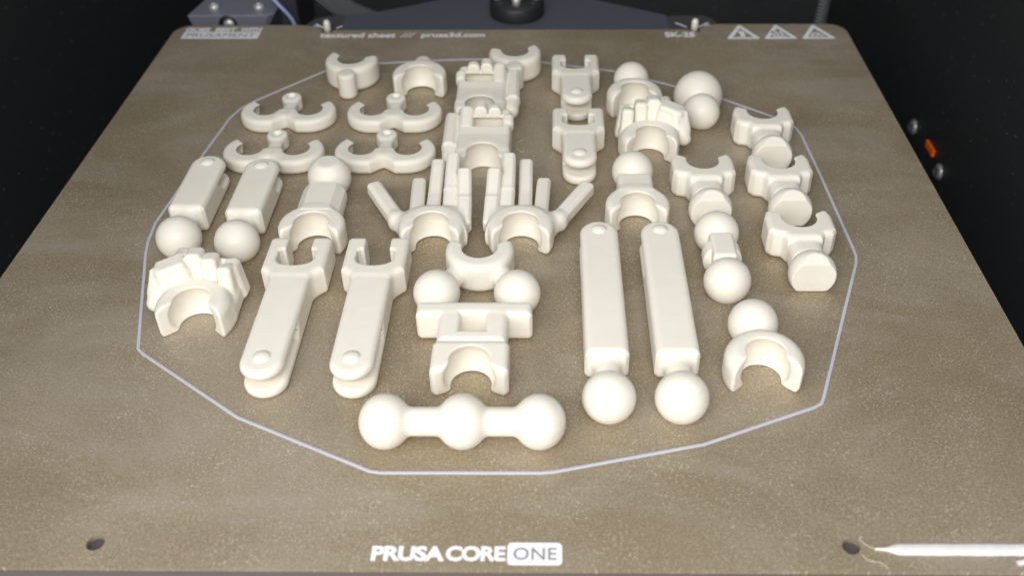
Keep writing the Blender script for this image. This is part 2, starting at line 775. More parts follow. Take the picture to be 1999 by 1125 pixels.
def fork_parts(sh, fr, bk, cr):
    f_poly = poly2([(-4.4, sh), (4.4, sh), (7.95, fr), (7.95, bk - 0.9), (7.05, bk), (-7.05, bk), (-7.95, bk - 0.9), (-7.95, fr)])
    body = ext(f_poly, 0, T, 0.8)
    ncut = ext(rect2(-3.15, cr, 3.15, bk + 8), -2, T + 2, 0)
    pk = [ext(rect2(s * 4.55 - 1.5, cr + 0.6, s * 4.55 - 1.5 + 3.0, cr + 4.9), 2.0, T + 3, 0) for s in (-1, 1)]
    pk = [ext(rect2(min(s * 2.5, s * 4.75), cr - 0.3, max(s * 2.5, s * 4.75), cr + 4.6, 0.8), 2.0, T + 3, 0) for s in (-1, 1)]
    scoop = ellipsoid((0, cr - 0.2, T + 0.5), (4.6, 2.4, 2.9))
    cuts = [(ncut, 0.35), (pk[0], 0.3), (pk[1], 0.3), (scoop, 0.2)]
    return body, cuts


def lever(name, L_sh, fr, bk, cr, gap_end):
    body, cuts = fork_parts(L_sh, fr, bk, cr)
    halfy = 0.5 * (cr + fr)
    left = lambda p, f=body: np.maximum(f(p), p[:, 0])
    bar = ext(stadium2(0, 0, 0, fr + 1.5, 5.0), 0, T, 0.75)
    hi_tab = lambda p: np.maximum(bar(p), np.maximum(p[:, 1] - gap_end - 2.5, 4.4 - p[:, 2]))
    lo_tab = lambda p: np.maximum(bar(p), np.maximum(p[:, 1] - gap_end - 2.5, p[:, 2] - 4.4))
    core = lambda p: np.maximum(bar(p), gap_end + 2.5 - p[:, 1])
    lip = ellipsoid((0, cr + 0.1, 3.6), (2.6, 1.3, 4.0))
    return Fig(name, [("bar", core, 0), ("upper_tab", hi_tab, 0), ("lower_tab", lo_tab, 0), ("fork", body, 0.9), ("pivot_nub", nub(0.4), 0.4)],
               [((lambda p: np.maximum(np.abs(p[:, 2] - 4.4) - 1.5, p[:, 1] - gap_end - 0.5 * (p[:, 2] - 4.4))), 0.5)] + cuts,
               (-8.2, -5.2, 0), (8.2, bk + 0.2, 9.5))


def arm(name, yfront, yball, gap_start, neck=2.9):
    """bar with hinge tabs at the back (+y) and a ball at the front"""
    out = union2(stadium2(0, yfront + 6, 0, 0, 5.0), rect2(-5, yfront, 5, -1, 0.8))
    bar = ext(out, 0, T, 0.85)
    hi_tab = lambda p: np.maximum(bar(p), np.maximum(gap_start - 2.5 - p[:, 1], 4.4 - p[:, 2]))
    lo_tab = lambda p: np.maximum(bar(p), np.maximum(gap_start - 2.5 - p[:, 1], p[:, 2] - 4.4))
    core = lambda p: np.maximum(bar(p), p[:, 1] - gap_start + 2.5)
    return Fig(name, [("bar", core, 0), ("upper_tab", hi_tab, 0), ("lower_tab", lo_tab, 0),
                      ("neck", cyl(1, (0, 0, MID), neck, yball, yfront + 1), 1.6), ("ball", sphere((0, yball, MID), BR), 0.15), ("pivot_nub", nub(0.5), 0.4)],
               [(lambda p: np.maximum(np.abs(p[:, 2] - 4.4) - 1.5, gap_start - p[:, 1] - 0.9 * (p[:, 2] - 4.4)), 0.5)],
               (-6.2, yball - 6.2, 0), (6.2, 5.2, 10.4))


# ---- torso block with slot and socket
torso_fig = Fig("torso_block", [
    ("socket_body", ext(rect2(-8.75, -3.9, 8.75, 6.6, 1.0), 0, T, 0.8), 0),
    ("upper_body", ext(rect2(-8.05, 6.0, 8.05, 20.1, 0.4), 0, T, 0.8), 0.4),
    ("shoulder_bar", ext(rect2(-13.7, 15.3, 13.7, 20.3, 0.7), 0, T, 0.8), 0.5)],
    [(SOCK, 0.3), (mouth(-1, 0.7, 1.15), 0.5), (ext(rect2(-3.0, 9.9, 3.0, 15.9), 1.2, 20, 0), 0.45)],
    (-14, -4.2, 0), (14, 20.6, 8.7))

# ---- pelvis link: ring socket to the back with two balls
pelvis_fig = Fig("pelvis_link", [
    ("ring_socket", ring(8.75, 0.9), 0),
    ("neck", capsule((-9.9, -13.5, MID), (-5.0, -5.5, MID), 2.7), 1.2), ("neck", capsule((9.9, -13.5, MID), (5.0, -5.5, MID), 2.7), 1.2),
    ("ball", sphere((-9.95, -13.4, MID), 5.75), 0.2), ("ball", sphere((9.85, -13.4, MID), 5.75), 0.2)],
    [(SOCK, 0.3), (mouth(1, 0.7, 1.3), 0.5)], (-16, -19.5, 0), (16, 9, 10.2))

# ---- head link: ball and rounded ring socket
head_fig = Fig("head_link", [
    ("ring_socket", ext(circ2(0, 0, 8.95), -1.2, T + 0.4, 0, 3.2), 0),
    ("neck", cyl(1, (0, 0, MID), 2.9, 7, 13), 0.8), ("ball", sphere((0, 14.4, MID), BR), 0.2)],
    [(SOCK, 0.4), (mouth(-1, 0.95, 1.9), 0.35)], (-9.3, -8.5, 0), (9.3, 20.6, 10.4))

# ---- neck links: ball, square neck, ring socket
neck_fig = Fig("neck_link", [
    ("ring_socket", ring(8.75, 0.9), 0), ("neck_block", ext(rect2(-4.95, 5, 4.95, 14.4, 0.5), 0, T, 0.7), 0.9),
    ("ball", sphere((0, 20.1, MID + 1.0), BR), 0.2)],
    [(SOCK, 0.35), (mouth(-1, 0.85, 1.7), 0.4)], (-9, -5, 0), (9, 26.3, 11.4))
chest_fig = Fig("chest_link", [
    ("ring_socket", ring(8.8, 0.9), 0),
    ("neck_block", lambda p: np.maximum(np.maximum(cyl(1, (0, 0, MID), 6.15, 6, 18.9, 0.5)(p), p[:, 2] - T), (np.abs(p[:, 0]) + np.abs(p[:, 2] - MID) - 7.9) * 0.7071), 0.8),
    ("ball", lambda p: smax(sphere((-0.2, 26.8, MID + 0.9), 6.15)(p), p[:, 2] - 10.4, 0.3), 0.2)],
    [(SOCK, 0.35), (mouth(-1, 0.85, 1.7), 0.4)], (-9, -5, 0), (9, 33.2, 11.4))

# ---- disc ended links
disc_block = poly2([(-8.9, -5.4), (-7.7, -7.0), (-6.9, -7.2), (-5.4, -7.6), (-4.4, -9.4), (4.4, -9.4), (5.4, -7.6), (6.9, -7.2), (7.7, -7.0), (8.9, -5.4), (8.9, 0.8), (7.9, 4.2), (6.0, 6.5), (-6.0, 6.5), (-7.9, 4.2), (-8.9, 0.8)])
disc_fig = Fig("disc_end_link", [
    ("ring_socket", ext(disc_block, 0, T, 0.8), 0),
    ("neck", ext(rect2(-4.4, -15.5, 4.4, -6.5, 0.6), 0, T - 0.9, 1.3), 0.8),
    ("disc", lambda p: np.maximum(np.maximum(sphere((0.2, -19.0, MID), 5.95)(p), -21.3 - p[:, 1]), (-0.5 * p[:, 1] + p[:, 2] - 10.65 - 8.75) * 0.894), 0.2)],
    [(SOCK, 0.35), (mouth(1, 0.62, 1.15), 0.35)], (-9.2, -21.6, 0), (9.2, 6.8, 10.5))

# ---- clips with a round peg


def peg_clip(sgn, rot, pr=3.1, ph=T + 0.1):
    return Fig("peg_clip", [
        ("clip", ext(circ2(0, 0, 9.0), 0, T, 0.9), 0),
        ("peg_web", ext(rect2(-2.0, -11.5, 2.0, -7), 0, T - 0.5, 0.6), 0.9),
        ("peg", ext(circ2(0, -11.5, pr), 0, ph, 0, 1.2), 0.5)],
        [(SOCK, 0.35), (mouth(1, 0.75, 1.7, rot), 0.4)], (-9.3, -15, 0), (9.3, 9.3, 8.9))


peg_l, peg_r, peg_b = peg_clip(1, -0.17), peg_clip(1, 0.17), peg_clip(1, 0.0, 2.7, 7.4)

# ---- double hook clips
def hook_ring(side):
    pol = poly2([(0, -5.2), (3.5, -8.4), (6.85, -8.4), (6.85, 0), (0, 0)])

    def f2(x, y):
        d = np.minimum(np.hypot(x - side * 6.85, y) - 8.4, pol(x * side, y))
        return np.maximum(d, -side * x - 0.3)
    return ext(f2, 0, 4.6, 0.8)


def hook_hole(side):
    def f(p):
        x, y, z = V3(p)
        r = np.sqrt(np.maximum(5.6 ** 2 - (z - 0.4) ** 2, 0.01))
        return np.hypot(x - side * 6.9, y - 0.1) - r
    return f


def hook_mouth(side):
    def f(p):
        x, y, _ = V3(p)
        u = (x - side * 6.85) * side
        return np.maximum(np.maximum((1.1 * u - y) / 1.49, -y - 0.2), -u - 7.5)
    return f


hook_holes = [(lambda p, s=s: np.minimum(hook_hole(s)(p), hook_mouth(s)(p)), 0.35) for s in (-1, 1)]


class HookFig(Fig):
    def sdf(self, p):
        x, y, z = V3(p)
        d = np.minimum(self.parts[0][1](p), self.parts[1][1](p))
        nt = (-y - 5.3 - 0.9 * np.abs(x)) * 0.74      # v notch at the front, between the rings
        d = np.maximum(np.maximum(d, nt), (d + nt + 0.4) * 0.7071)
        for g, c in hook_holes:
            d = smax(d, -g(p), 2.4 * c)
        d = smin(d, smin(self.parts[2][1](p), self.parts[3][1](p), 0.8), 1.2)
        v = -ellipsoid((-0.5, 8.3, 5.2), (1.5, 1.5, 1.5))(p)
        d = np.maximum(d, v)
        return np.maximum(np.maximum(d, -z), (d - z + 0.3) * 0.7071)


hook_fig = HookFig("double_hook_clip", [
    ("hook", hook_ring(-1), 0), ("hook", hook_ring(1), 0),
    ("web", ext(poly2([(-3.4, -4.5), (3.4, -4.5), (2.2, -0.5), (1.9, 3.0), (1.8, 6), (-2.4, 6), (-2.1, 3.0), (-2.2, -0.5)]), 0, 4.5, 0.7), 0),
    ("post", ext(circ2(-0.5, 8.0, 3.2), 0, 4.9, 0.5), 0)], [], (-15.6, -9.2, 0), (15.6, 11.6, 5.2))

# ---- round dome knob
dome_fig = Fig("dome_knob", [
    ("dome", sphere((0.3, 11.0, MID), 7.9), 0), ("neck", cyl(1, (0, 0, MID), 3.0, 0, 5), 1.0), ("ball", sphere((0, 0, MID), BR), 0.2)],
    [], (-8.2, -6.2, 0), (8.6, 19.4, 12.6))

# ---- triple and double ball bars
triple_fig = Fig("triple_ball_bar", [
    ("rod", cyl(0, (0, 0, MID), 3.15, -16, 16), 0)] + [("ball", sphere((x, 0, MID), 6.0, (0.935, 1, 1)), 0.9) for x in (-16.4, 0, 16.3)],
    [], (-22.4, -6.3, 0), (22.4, 6.3, 10.6))
double_fig = Fig("double_ball_link", [
    ("collar", lambda p: np.maximum(cyl(1, (0, 0, MID), 4.95, 7.0, 13.6, 1.6)(p), p[:, 2] - 7.9), 0),
    ("square_neck", ext(rect2(-3.05, 5.0, 3.05, 15.2, 0.5), 0, T + 0.25, 0.5), 0.25),
    ("ball", sphere((0, 0, MID + 0.3), BR), 0.2), ("ball", sphere((0, 20.4, MID + 0.3), BR), 0.2)],
    [], (-6.2, -6.2, 0), (6.2, 26.6, 10.8))

# ---- open hand (thumb on the right) : palm socket with five fingers
F5 = [
    ("pinky_finger", lambda p: smin(rod((-8.3, 2.5, 4.4), (-8.0, 12.5, 6.8), 2.0, 2.4, 1.2, 0.8)(p), rod((-8.0, 11.6, 6.6), (-7.6, 21.8, 10.7), 2.0, 1.9, 1.2, 0.8)(p), 1.1), 0.5),
    ("ring_finger", lambda p: smin(rod((-4.0, 6, 4.6), (-3.9, 17, 6.8), 1.95, 1.9, 1.2, 0.8)(p), rod((-3.9, 16, 6.6), (-3.9, 30.4, 10.2), 1.95, 1.85, 1.2, 0.8)(p), 1.1), 0.4),
    ("middle_finger", lambda p: smin(rod((0.8, 6, 3.6), (0.9, 19.2, 3.8), 1.95, 1.8, 1.2, 0.8)(p), rod((0.9, 18.0, 3.7), (0.9, 33.0, 6.4), 1.95, 1.8, 1.2, 0.8)(p), 0.6), 0.4),
    ("index_finger", rod((5.1, 6, 3.6), (6.1, 26.8, 3.6), 2.0, 1.8, 1.2, 0.8), 0.4),
    ("thumb", lambda p: smin(rod((9.2, 4.6, 4.4), (18.6, 21.9, 5.0), 2.15, 2.2, 1.3, 0.9)(p), capsule((5.5, 1.5, 4.6), (9.6, 5.8, 4.4), 3.2, 2.7)(p), 1.4), 1.2)]
PALM = ext(poly2([(-9.5, -1.5), (-9.5, 7.5), (-6.5, 9.9), (4, 10.4), (7.8, 7.8), (8.8, 2)]), 0, T - 0.5, 1.6)


def hand_fig(mir):
    mf = mirror if mir else (lambda f: f)
    return Fig("open_hand", [("wrist_socket", mf(ring(8.75, 1.1)), 0), ("palm", mf(PALM), 0.8)] + [(n, mf(f), k) for n, f, k in F5],
               [(SOCK, 0.35), (mouth(-1, 0.87, 1.8), 0.35)],
               (-20.8 if mir else -10.6, -5.2, 0), (10.6 if mir else 20.8, 34.2, 13.2))


# ---- closed fist (thumb on the left)
FIST = [
    ("palm", lambda p: smin(ext(poly2([(-8.8, 1.5), (-9.4, 10), (-6.5, 14.8), (5.5, 14.8), (9.0, 11.4), (9.3, 1.0), (7.6, -2.5), (7, 2)]), 0, 6.2, 1.0)(p),
                            ext(poly2([(-9.8, 7.0), (-8.6, 14.6), (4.5, 14.2), (8.4, 12.8), (8.4, 10.6), (4, 12.0), (-4, 12.2)]), 0, 11.2, 1.0)(p), 0.8), 0.9),
    ("little_finger", lambda p: smin(rod((6.9, 6.6, 4.2), (6.3, 8.4, 12.2), 1.85, 2.0, 1.2, 0.7)(p), rod((8.3, 11.0, 1.0), (7.0, 11.2, 11.2), 1.8, 2.5, 1.3)(p), 0.6), 0.4),
    ("ring_finger", rod((2.6, 9.8, 3.0), (2.2, 11.2, 13.1), 2.0, 2.5, 1.2, 0.6), 0.3),
    ("middle_finger", rod((-1.7, 10.8, 3.0), (-1.6, 12.2, 13.9), 2.05, 2.6, 1.2, 0.6), 0.3),
    ("index_finger", rod((-5.6, 12.4, 3.0), (-5.1, 13.6, 12.9), 1.85, 2.2, 1.3, 0.6), 0.3),
    ("thumb", lambda p: smin(smin(capsule((-10.6, 3.6, 4.4), (-10.2, 6.0, 6.5), 2.2)(p), rod((-9.9, 5.4, 5.0), (-8.8, 8.6, 11.0), 2.5, 2.4, 1.0, 0.5)(p), 1.0),
                              smin(rod((-10.2, 7.8, 9.8), (-3.4, 10.2, 11.4), 2.8, 2.2, 1.1, 0.6)(p), rod((-8.6, 6.6, 6.6), (-3.0, 9.8, 8.4), 2.2, 3.0, 1.0)(p), 1.2), 1.0), 0.9)]


def fist_fig(mir):
    mf = mirror if mir else (lambda f: f)
    return Fig("fist_hand", [("wrist_socket", mf(ext(circ2(0, 0, 8.9), -1.0, T + 0.3, 0, 2.6)), 0)] + [(n, mf(f), k) for n, f, k in FIST],
               [(SOCK, 0.4), (mouth(-1, 0.87, 1.8), 0.3)],
               (-13.4, -8, 0), (13.4, 16.6, 15))


# ---- gripping hand with square slot (thumb on the left)
def grip_palm(p):
    x, y, z = V3(p)
    d = rect2(-7.9, 0, 7.9, 22.6, 1.0)(x, y)
    dz = z - (T + 0.1 + 0.13 * np.maximum(y - 9.6, 0))
    return smax(d, dz, 1.6)


GRIP = [
    ("palm", grip_palm, 0.6),
    ("index_finger", rod((-5.6, 12.8, 7.0), (-5.6, 22.4, 9.9), 2.0, 2.2, 1.5, 0.5), 0.3),
    ("middle_finger", rod((-1.4, 15.0, 10.6), (-1.3, 23.4, 10.9), 1.95, 2.0, 1.5, 0.5), 0.3),
    ("ring_finger", rod((2.9, 15.0, 10.3), (3.0, 21.8, 10.5), 1.95, 2.0, 1.5, 0.5), 0.3),
    ("little_finger", rod((6.9, 14.5, 7.4), (7.0, 19.5, 8.6), 1.8, 2.2, 1.5, 0.5), 0.4),
    ("thumb", lambda p: smin(rod((-10.2, 4.5, 6.0), (-10.2, 22.0, 7.4), 2.05, 2.2, 0.6, 1.1)(p), capsule((-9.6, 1.6, 4.6), (-10.0, 6.0, 5.4), 2.5)(p), 0.8), 0.6)]


def grip_fig(mir):
    mf = mirror if mir else (lambda f: f)
    return Fig("grip_hand", [("wrist_socket", mf(ring(8.2, 0.9)), 0)] + [(n, mf(f), k) for n, f, k in GRIP],
               [(SOCK, 0.35), (mouth(-1, 0.87, 1.8), 0.35), (mf(ext(rect2(-3.5, 13.5, 5.5, 18.2), 1.6, 30, 0)), 0.25), (mf(ext(rect2(-3.5, 14.0, 5.5, 21.6), 1.6, 9.1, 0)), 0)],
               (-13.2, -6, 0), (13.2, 24.5, 14.4))


G_HINGE = "short hinge links"
lever_fig = lever("hinge_lever", 29.5, 33.0, 46.2, 36.3, 13.5)
link_fig = lever("hinge_link", 11.6, 15.4, 27.8, 18.6, 3.6)
long_fig = arm("long_arm", -46.7, -56.4, -13.5)
short_fig = arm("short_arm", -22.6, -30.7, -5.8)
CAT = "printed part"

torso_fig.place(-2.35, 48.7, "ivory printed torso block with a square slot and wide shoulders, behind the triple ball bar", CAT)
pelvis_fig.place(-2.4, 90.4, "ivory C ring with two round balls in front, just behind the slotted torso block", CAT)
head_fig.place(63.4, 51.2, "large rounded C ring with a ball behind it, frontmost piece at the right", CAT, "rounded rings with a ball")
head_fig.place(42.9, 175.9, "rounded C ring with a ball behind it, in the back row behind the right fist", CAT, "rounded rings with a ball")
neck_fig.place(39.3, 111.2, "ball, square neck and C ring piece right behind the two long arms", CAT)
chest_fig.place(-47.5, 101.6, "flat topped ball on a thick faceted neck with C ring, behind the left forked lever", CAT)
G_DISC = "square C clips with a cut off ball in front"
disc_fig.place(81.2, 103.9, "square C clip with flat disc in front, frontmost of three along the right outline", CAT, G_DISC)
disc_fig.place(81.1, 132.4, "square C clip with flat disc, middle one of three along the right outline", CAT, G_DISC)
disc_fig.place(81.2, 160.9, "square C clip with flat disc, rearmost of three along the right outline", CAT, G_DISC)
disc_fig.place(59.3, 132.4, "square C clip with flat disc, standing right behind the two ball link", CAT, G_DISC)
G_PEG = "C clips with a round peg"
peg_l.place(-52.1, 198.6, "C clip with a round peg in front, leftmost of the back row", CAT, G_PEG)
peg_r.place(3.6, 204.2, "C clip with a round peg half hidden behind a gripping hand, rearmost of all pieces", CAT, G_PEG)
peg_b.place(-27.9, 188.6, "C clip opening to the front as an arch, second from left in the back row", CAT, G_PEG, math.pi)
G_HOOK = "double hook clips with a middle post"
hook_fig.place(-68.4, 169.9, "double hook clip with middle post, back left one of the four", CAT, G_HOOK)
hook_fig.place(-34.2, 169.6, "double hook clip with middle post, back right one of the four", CAT, G_HOOK)
hook_fig.place(-67.9, 145.6, "double hook clip with middle post, front left one of the four, behind the short arms", CAT, G_HOOK)
hook_fig.place(-34.1, 145.7, "double hook clip with middle post, front right one of the four", CAT, G_HOOK)
dome_fig.place(63.6, 168.0, "big round dome with a small ball in front, right end of the back row", CAT)
triple_fig.place(-3.05, 33.8, "bar of three balls joined by a rod, frontmost piece on the sheet", CAT)
double_fig.place(59.6, 81.5, "two balls joined by a square collared neck, between the long arms and the right discs", CAT)
G_OPEN = "open hands with spread fingers"
hand_fig(False).place(7.8, 101.6, "open hand with spread fingers, thumb pointing right", CAT, G_OPEN)
hand_fig(True).place(-15.8, 101.6, "open hand with spread fingers, thumb pointing left", CAT, G_OPEN)
G_FIST = "closed fists"
fist_fig(False).place(-69.9, 69.2, "closed fist with a C shaped wrist, front left corner of the group", CAT, G_FIST)
fist_fig(True).place(45.7, 147.7, "closed fist with a C shaped wrist, back right next to the dome", CAT, G_FIST)
G_GRIP = "gripping hands with a square slot"
grip_fig(False).place(-4.2, 137.4, "gripping hand with square slot, thumb on its left, right behind the open hands", CAT, G_GRIP)
grip_fig(True).place(-6.5, 166.7, "gripping hand with square slot, thumb on its right, rear one of the two", CAT, G_GRIP)
G_LEV = "long forked levers"
lever_fig.place(-48.5, 48.8, "long forked lever with split round tip, left one of the pair", CAT, G_LEV)
lever_fig.place(-28.5, 48.8, "long forked lever with split round tip, right one of the pair, beside the torso block", CAT, G_LEV)
link_fig.place(24.25, 136.1, "short forked link with split round tip, front one of the two at the back", CAT, G_HINGE)
link_fig.place(24.2, 173.8, "short forked link with split round tip, rear one of the two in the back row", CAT, G_HINGE)
G_LONG = "long arms with a ball at the front"
long_fig.place(28.3, 97.5, "long flat arm with a ball at its front, left one of the pair", CAT, G_LONG)
long_fig.place(44.1, 97.5, "long flat arm with a ball at its front, right one of the pair", CAT, G_LONG)
G_SHORT = "short arms with a ball at the front"
short_fig.place(-82.95, 130.7, "short arm with split tip and a ball in front, leftmost piece touching the outline", CAT, G_SHORT)
short_fig.place(-67.0, 129.0, "short arm with split tip and a ball in front, right one of the pair", CAT, G_SHORT)

# ------------------------------------------------------------------ steel sheet and its printing
HW, LEN, RC = 127.0, 244.3, 7.0


def arc(cx, cy, r, a0, a1, n=8):
    return [(cx + r * math.cos(math.radians(a0 + (a1 - a0) * i / n)), cy + r * math.sin(math.radians(a0 + (a1 - a0) * i / n))) for i in range(n + 1)]


outline = arc(-HW + 5, 5, 5, 180, 270) + arc(HW - 5, 5, 5, 270, 360) + arc(HW - RC, LEN - RC, RC, 0, 90)
outline += [(79, LEN), (74.5, LEN - 1.5), (72.5, LEN - 3.5)] + arc(70.2, LEN - 5.3, 2.1, 20, -200, 8) + [(66, LEN - 4.6)]
outline += [(-66, LEN - 4.6)] + arc(-68.5, LEN - 5.3, 2.1, 20, -200, 8) + [(-71.5, LEN - 3.5), (-74, LEN - 1.5), (-79, LEN)]
outline += arc(-HW + RC, LEN - RC, RC, 90, 180)
holes = [[(cx + 1.75 * math.cos(t), 5.6 + 1.75 * math.sin(t)) for t in [2 * math.pi * i / 24 for i in range(24)]] for cx in (-72.3, 73.0)]
sheet = empty("print_sheet", (0, 0, 0))
tag(sheet, "brown textured steel print sheet with white lettering, under all the printed pieces", "print sheet")
sme = flat_outline([outline] + holes, -0.5, 1.0, "sheet")
link("steel_plate", sme, M_SHEET, sheet)


def put(name, me, x, y, z=0.012, material=M_PRINT, parent=None, rz=0.0, sx=1.0):
    o = link(name, me, material, parent or sheet)
    o.location = (x * MM, y * MM, z * MM)
    o.rotation_euler = (0, 0, rz)
    return o


put("printed_lettering", text_mesh("PRUSA", 14.0, 3.45, 0.045, 0.95), -18.6, 1.85)
put("printed_lettering", text_mesh("CORE", 11.4, 3.45, 0.045, 0.95), -4.4, 1.88)


def rrect(x0, y0, x1, y1, r):
    return arc(x1 - r, y1 - r, r, 0, 90, 5) + arc(x0 + r, y1 - r, r, 90, 180, 5) + arc(x0 + r, y0 + r, r, 180, 270, 5) + arc(x1 - r, y0 + r, r, 270, 360, 5)


put("printed_badge", flat_outline([rrect(0, 0, 10.45, 5.1, 0.9)], 0.02, 0.04, "badge"), 7.32, 1.05)
put("badge_lettering", text_mesh("ONE", 8.2, 2.75, 0.004, 1.05), 8.5, 2.2, 0.07, M_PRINT_GREY)
put("printed_badge", flat_outline([[(0, 0), (28.9, 0), (28.9, 5.9), (0, 5.9)]], 0.02, 0.04, "label"), -122.6, 232.4)
put("badge_lettering", text_mesh("PRUSAMENT", 26.0, 3.3, 0.0, 1.0), -121.2, 233.7, 0.07, M_PRINT_GREY)
put("printed_lettering", text_mesh("GOES", 9.2, 3.5, 0.045, 0.95), -122.7, 238.6)
put("printed_lettering", text_mesh("BEST", 8.0, 3.5, 0.045, 0.95), -111.4, 238.6)
put("printed_lettering", text_mesh("WITH", 8.0, 3.5, 0.045, 0.95), -101.9, 238.6)
put("printed_lettering", text_mesh("textured sheet", 28.4, 4.2, 0.028, 1.0), -70.6, 233.0)
put("printed_lettering", text_mesh("///", 5.6, 4.3, 0.0, 1.0, 0.04, 0.25), -40.4, 233.0)
put("printed_lettering", text_mesh("prusa3d.com", 23.8, 5.0, 0.028, 1.0), -32.5, 232.2)
put("printed_lettering", text_mesh("SK-25", 11.2, 4.2, 0.035, 1.0), 58.6, 233.0)


def inset_tri(s, w):
    return [(0 + w * 1.5, w * 0.8), (12.2 - w * 1.5, w * 0.8), (6.1, s - w * 1.7)]


def thick_line(pts, wd):
    """outline of an open polyline with width (mm)"""
    P = [Vector((p[0], p[1])) for p in pts]
    L, Rr = [], []
    for i, p in enumerate(P):
        t = (P[min(i + 1, len(P) - 1)] - P[max(i - 1, 0)]).normalized()
        nrm = Vector((-t.y, t.x))
        L.append(tuple(p + nrm * wd / 2))
        Rr.append(tuple(p - nrm * wd / 2))
    return L + Rr[::-1]


for i, (tx, sym) in enumerate([(81.4, 0), (95.2, 1), (109.2, 2)]):
    tri = put("warning_triangle", flat_outline([[(0, 0.4), (0.5, 0), (11.7, 0), (12.2, 0.4), (6.5, 11.9), (5.7, 11.9)], [(2.2, 1.2), (10, 1.2), (6.1, 9.4)]], 0.02, 0.04, "triangle"), tx, 231.3)
    tri['label'] = ["white warning triangle with a raised hand sign", "white hot surface warning triangle with wavy lines", "white warning triangle with a curved arrow sign"][i]
    if sym == 0:
        lp = [[(5.2, 1.9), (7.1, 1.9), (7.1, 4.3), (6.9, 6.4), (5.9, 6.9), (4.7, 6.0), (5.3, 4.2)]]
    elif sym == 1:
        lp = [thick_line([(4.0 + 1.5 * k + 0.35 * math.sin(t * 1.6), 2.8 + t * 0.9) for t in (0, 1, 2, 3, 4)], 0.75) for k in range(3)] + [thick_line([(3.4, 2.0), (8.6, 2.0)], 0.7)]
    else:
        lp = [thick_line([(3.6, 1.9), (4.8, 3.4), (4.4, 4.8)], 0.8), thick_line([(5.2, 5.2), (6.6, 4.6), (6.9, 3.0), (8.4, 2.3)], 0.9), thick_line([(5.0, 2.0), (6.2, 2.6)], 0.8)]
    put("warning_symbol", flat_outline(lp, 0.02, 0.04, "symbol"), 0, 0, 0, M_PRINT, tri)

# ------------------------------------------------------------------ skirt outline, purge line, stray strings
SK = [(-82.2, 61.0), (-80.6, 59.3), (-53.0, 38.8), (-21.8, 23.7), (-19.6, 23.3), (13.6, 23.4), (16.4, 23.7), (48.2, 31.4), (73.6, 42.3), (75.6, 43.6), (76.6, 45.8),
      (95.6, 94.6), (96.3, 97.5), (96.4, 101), (95.5, 138.0), (94.6, 161), (93.6, 165.5), (91.0, 169.9), (72.0, 185.6), (40, 204.3), (37, 205.4), (4.5, 214.6), (0.5, 215.0), (-21, 214.2),
      (-48, 211.3), (-54, 210.0), (-63.0, 206.2), (-83.2, 183.6), (-86.6, 178.5), (-88.6, 172.0), (-91.0, 150), (-94.3, 113), (-93.6, 104), (-92.5, 98.6)]


def band(pts, wd, h, closed=True, wave=0.0):
    bm = bmesh.new()
    P = [Vector((p[0], p[1], 0)) for p in pts]
    n = len(P)
    secs = []
    for i, p in enumerate(P):
        a = P[(i - 1) % n] if closed or i > 0 else P[i]
        b = P[(i + 1) % n] if closed or i < n - 1 else P[i]
        t = (b - a).normalized()
        nr = Vector((-t.y, t.x, 0))
        secs.append([bm.verts.new((p + nr * o + Vector((0, 0, z))) * MM) for o, z in ((wd / 2, 0.01), (wd / 2, h * 0.6), (wd * 0.32, h), (-wd * 0.32, h), (-wd / 2, h * 0.6), (-wd / 2, 0.01))])
    rng = range(n if closed else n - 1)
    for i in rng:
        a, b = secs[i], secs[(i + 1) % n]
        for k in range(5):
            bm.faces.new((a[k], a[k + 1], b[k + 1], b[k]))
    if not closed:
        bm.faces.new(secs[0])
        bm.faces.new(secs[-1])
    return mesh_bm(bm, "band")


sk = tag(link("skirt_line", band(SK, 0.76, 0.22), M_SKIRT), "thin pale lilac printed outline running round all the pieces", "printed outline")
pur = [(77.3, 5.0, 0.25), (79.3, 4.97, 0.7), (80.0, 4.95, 1.1), (80.9, 4.94, 1.9), (82, 4.94, 2.45), (88, 4.96, 2.55), (95, 4.98, 2.6), (103, 5.0, 2.6), (112, 5.0, 2.6), (120, 5.0, 2.5)]
bm = bmesh.new()
secs = []
fx = []
for a, b in zip(pur, pur[1:]):
    for k in range(6):
        t = k / 6
        fx.append([a[j] + (b[j] - a[j]) * t for j in range(3)])
fx.append(list(pur[-1]))
for x, y, wd in fx:
    wj = wd + random.uniform(-0.12, 0.10) if wd > 2 else wd
    secs.append([bm.verts.new((x * MM, (y + o * wj) * MM, z * MM)) for o, z in ((-0.5, 0.01), (-0.5, 0.22), (-0.43, 0.36), (random.uniform(-0.1, 0.1), random.uniform(0.36, 0.44)), (0.43, 0.36), (0.5, 0.22), (0.5, 0.01))])
for a, b in zip(secs, secs[1:]):
    for k in range(6):
        bm.faces.new((a[k], a[k + 1], b[k + 1], b[k]))
bm.faces.new(secs[0])
bm.faces.new(secs[-1])
tag(link("purge_line", mesh_bm(bm, "purge", True), M_PURGE), "thick white strip of purged filament at the front right edge of the sheet", "purge line")
tag(link("purge_line", band([(103.2, 1.95), (106, 2.6), (112, 2.9), (119, 2.9)], 1.0, 0.4, False), M_PURGE), "short white filament tip in front of the thick strip, at the right picture edge", "purge line")
G_STR = "stray filament strings"
M_STR = mat("string_filament", (0.75, 0.70, 0.60), 0.4)
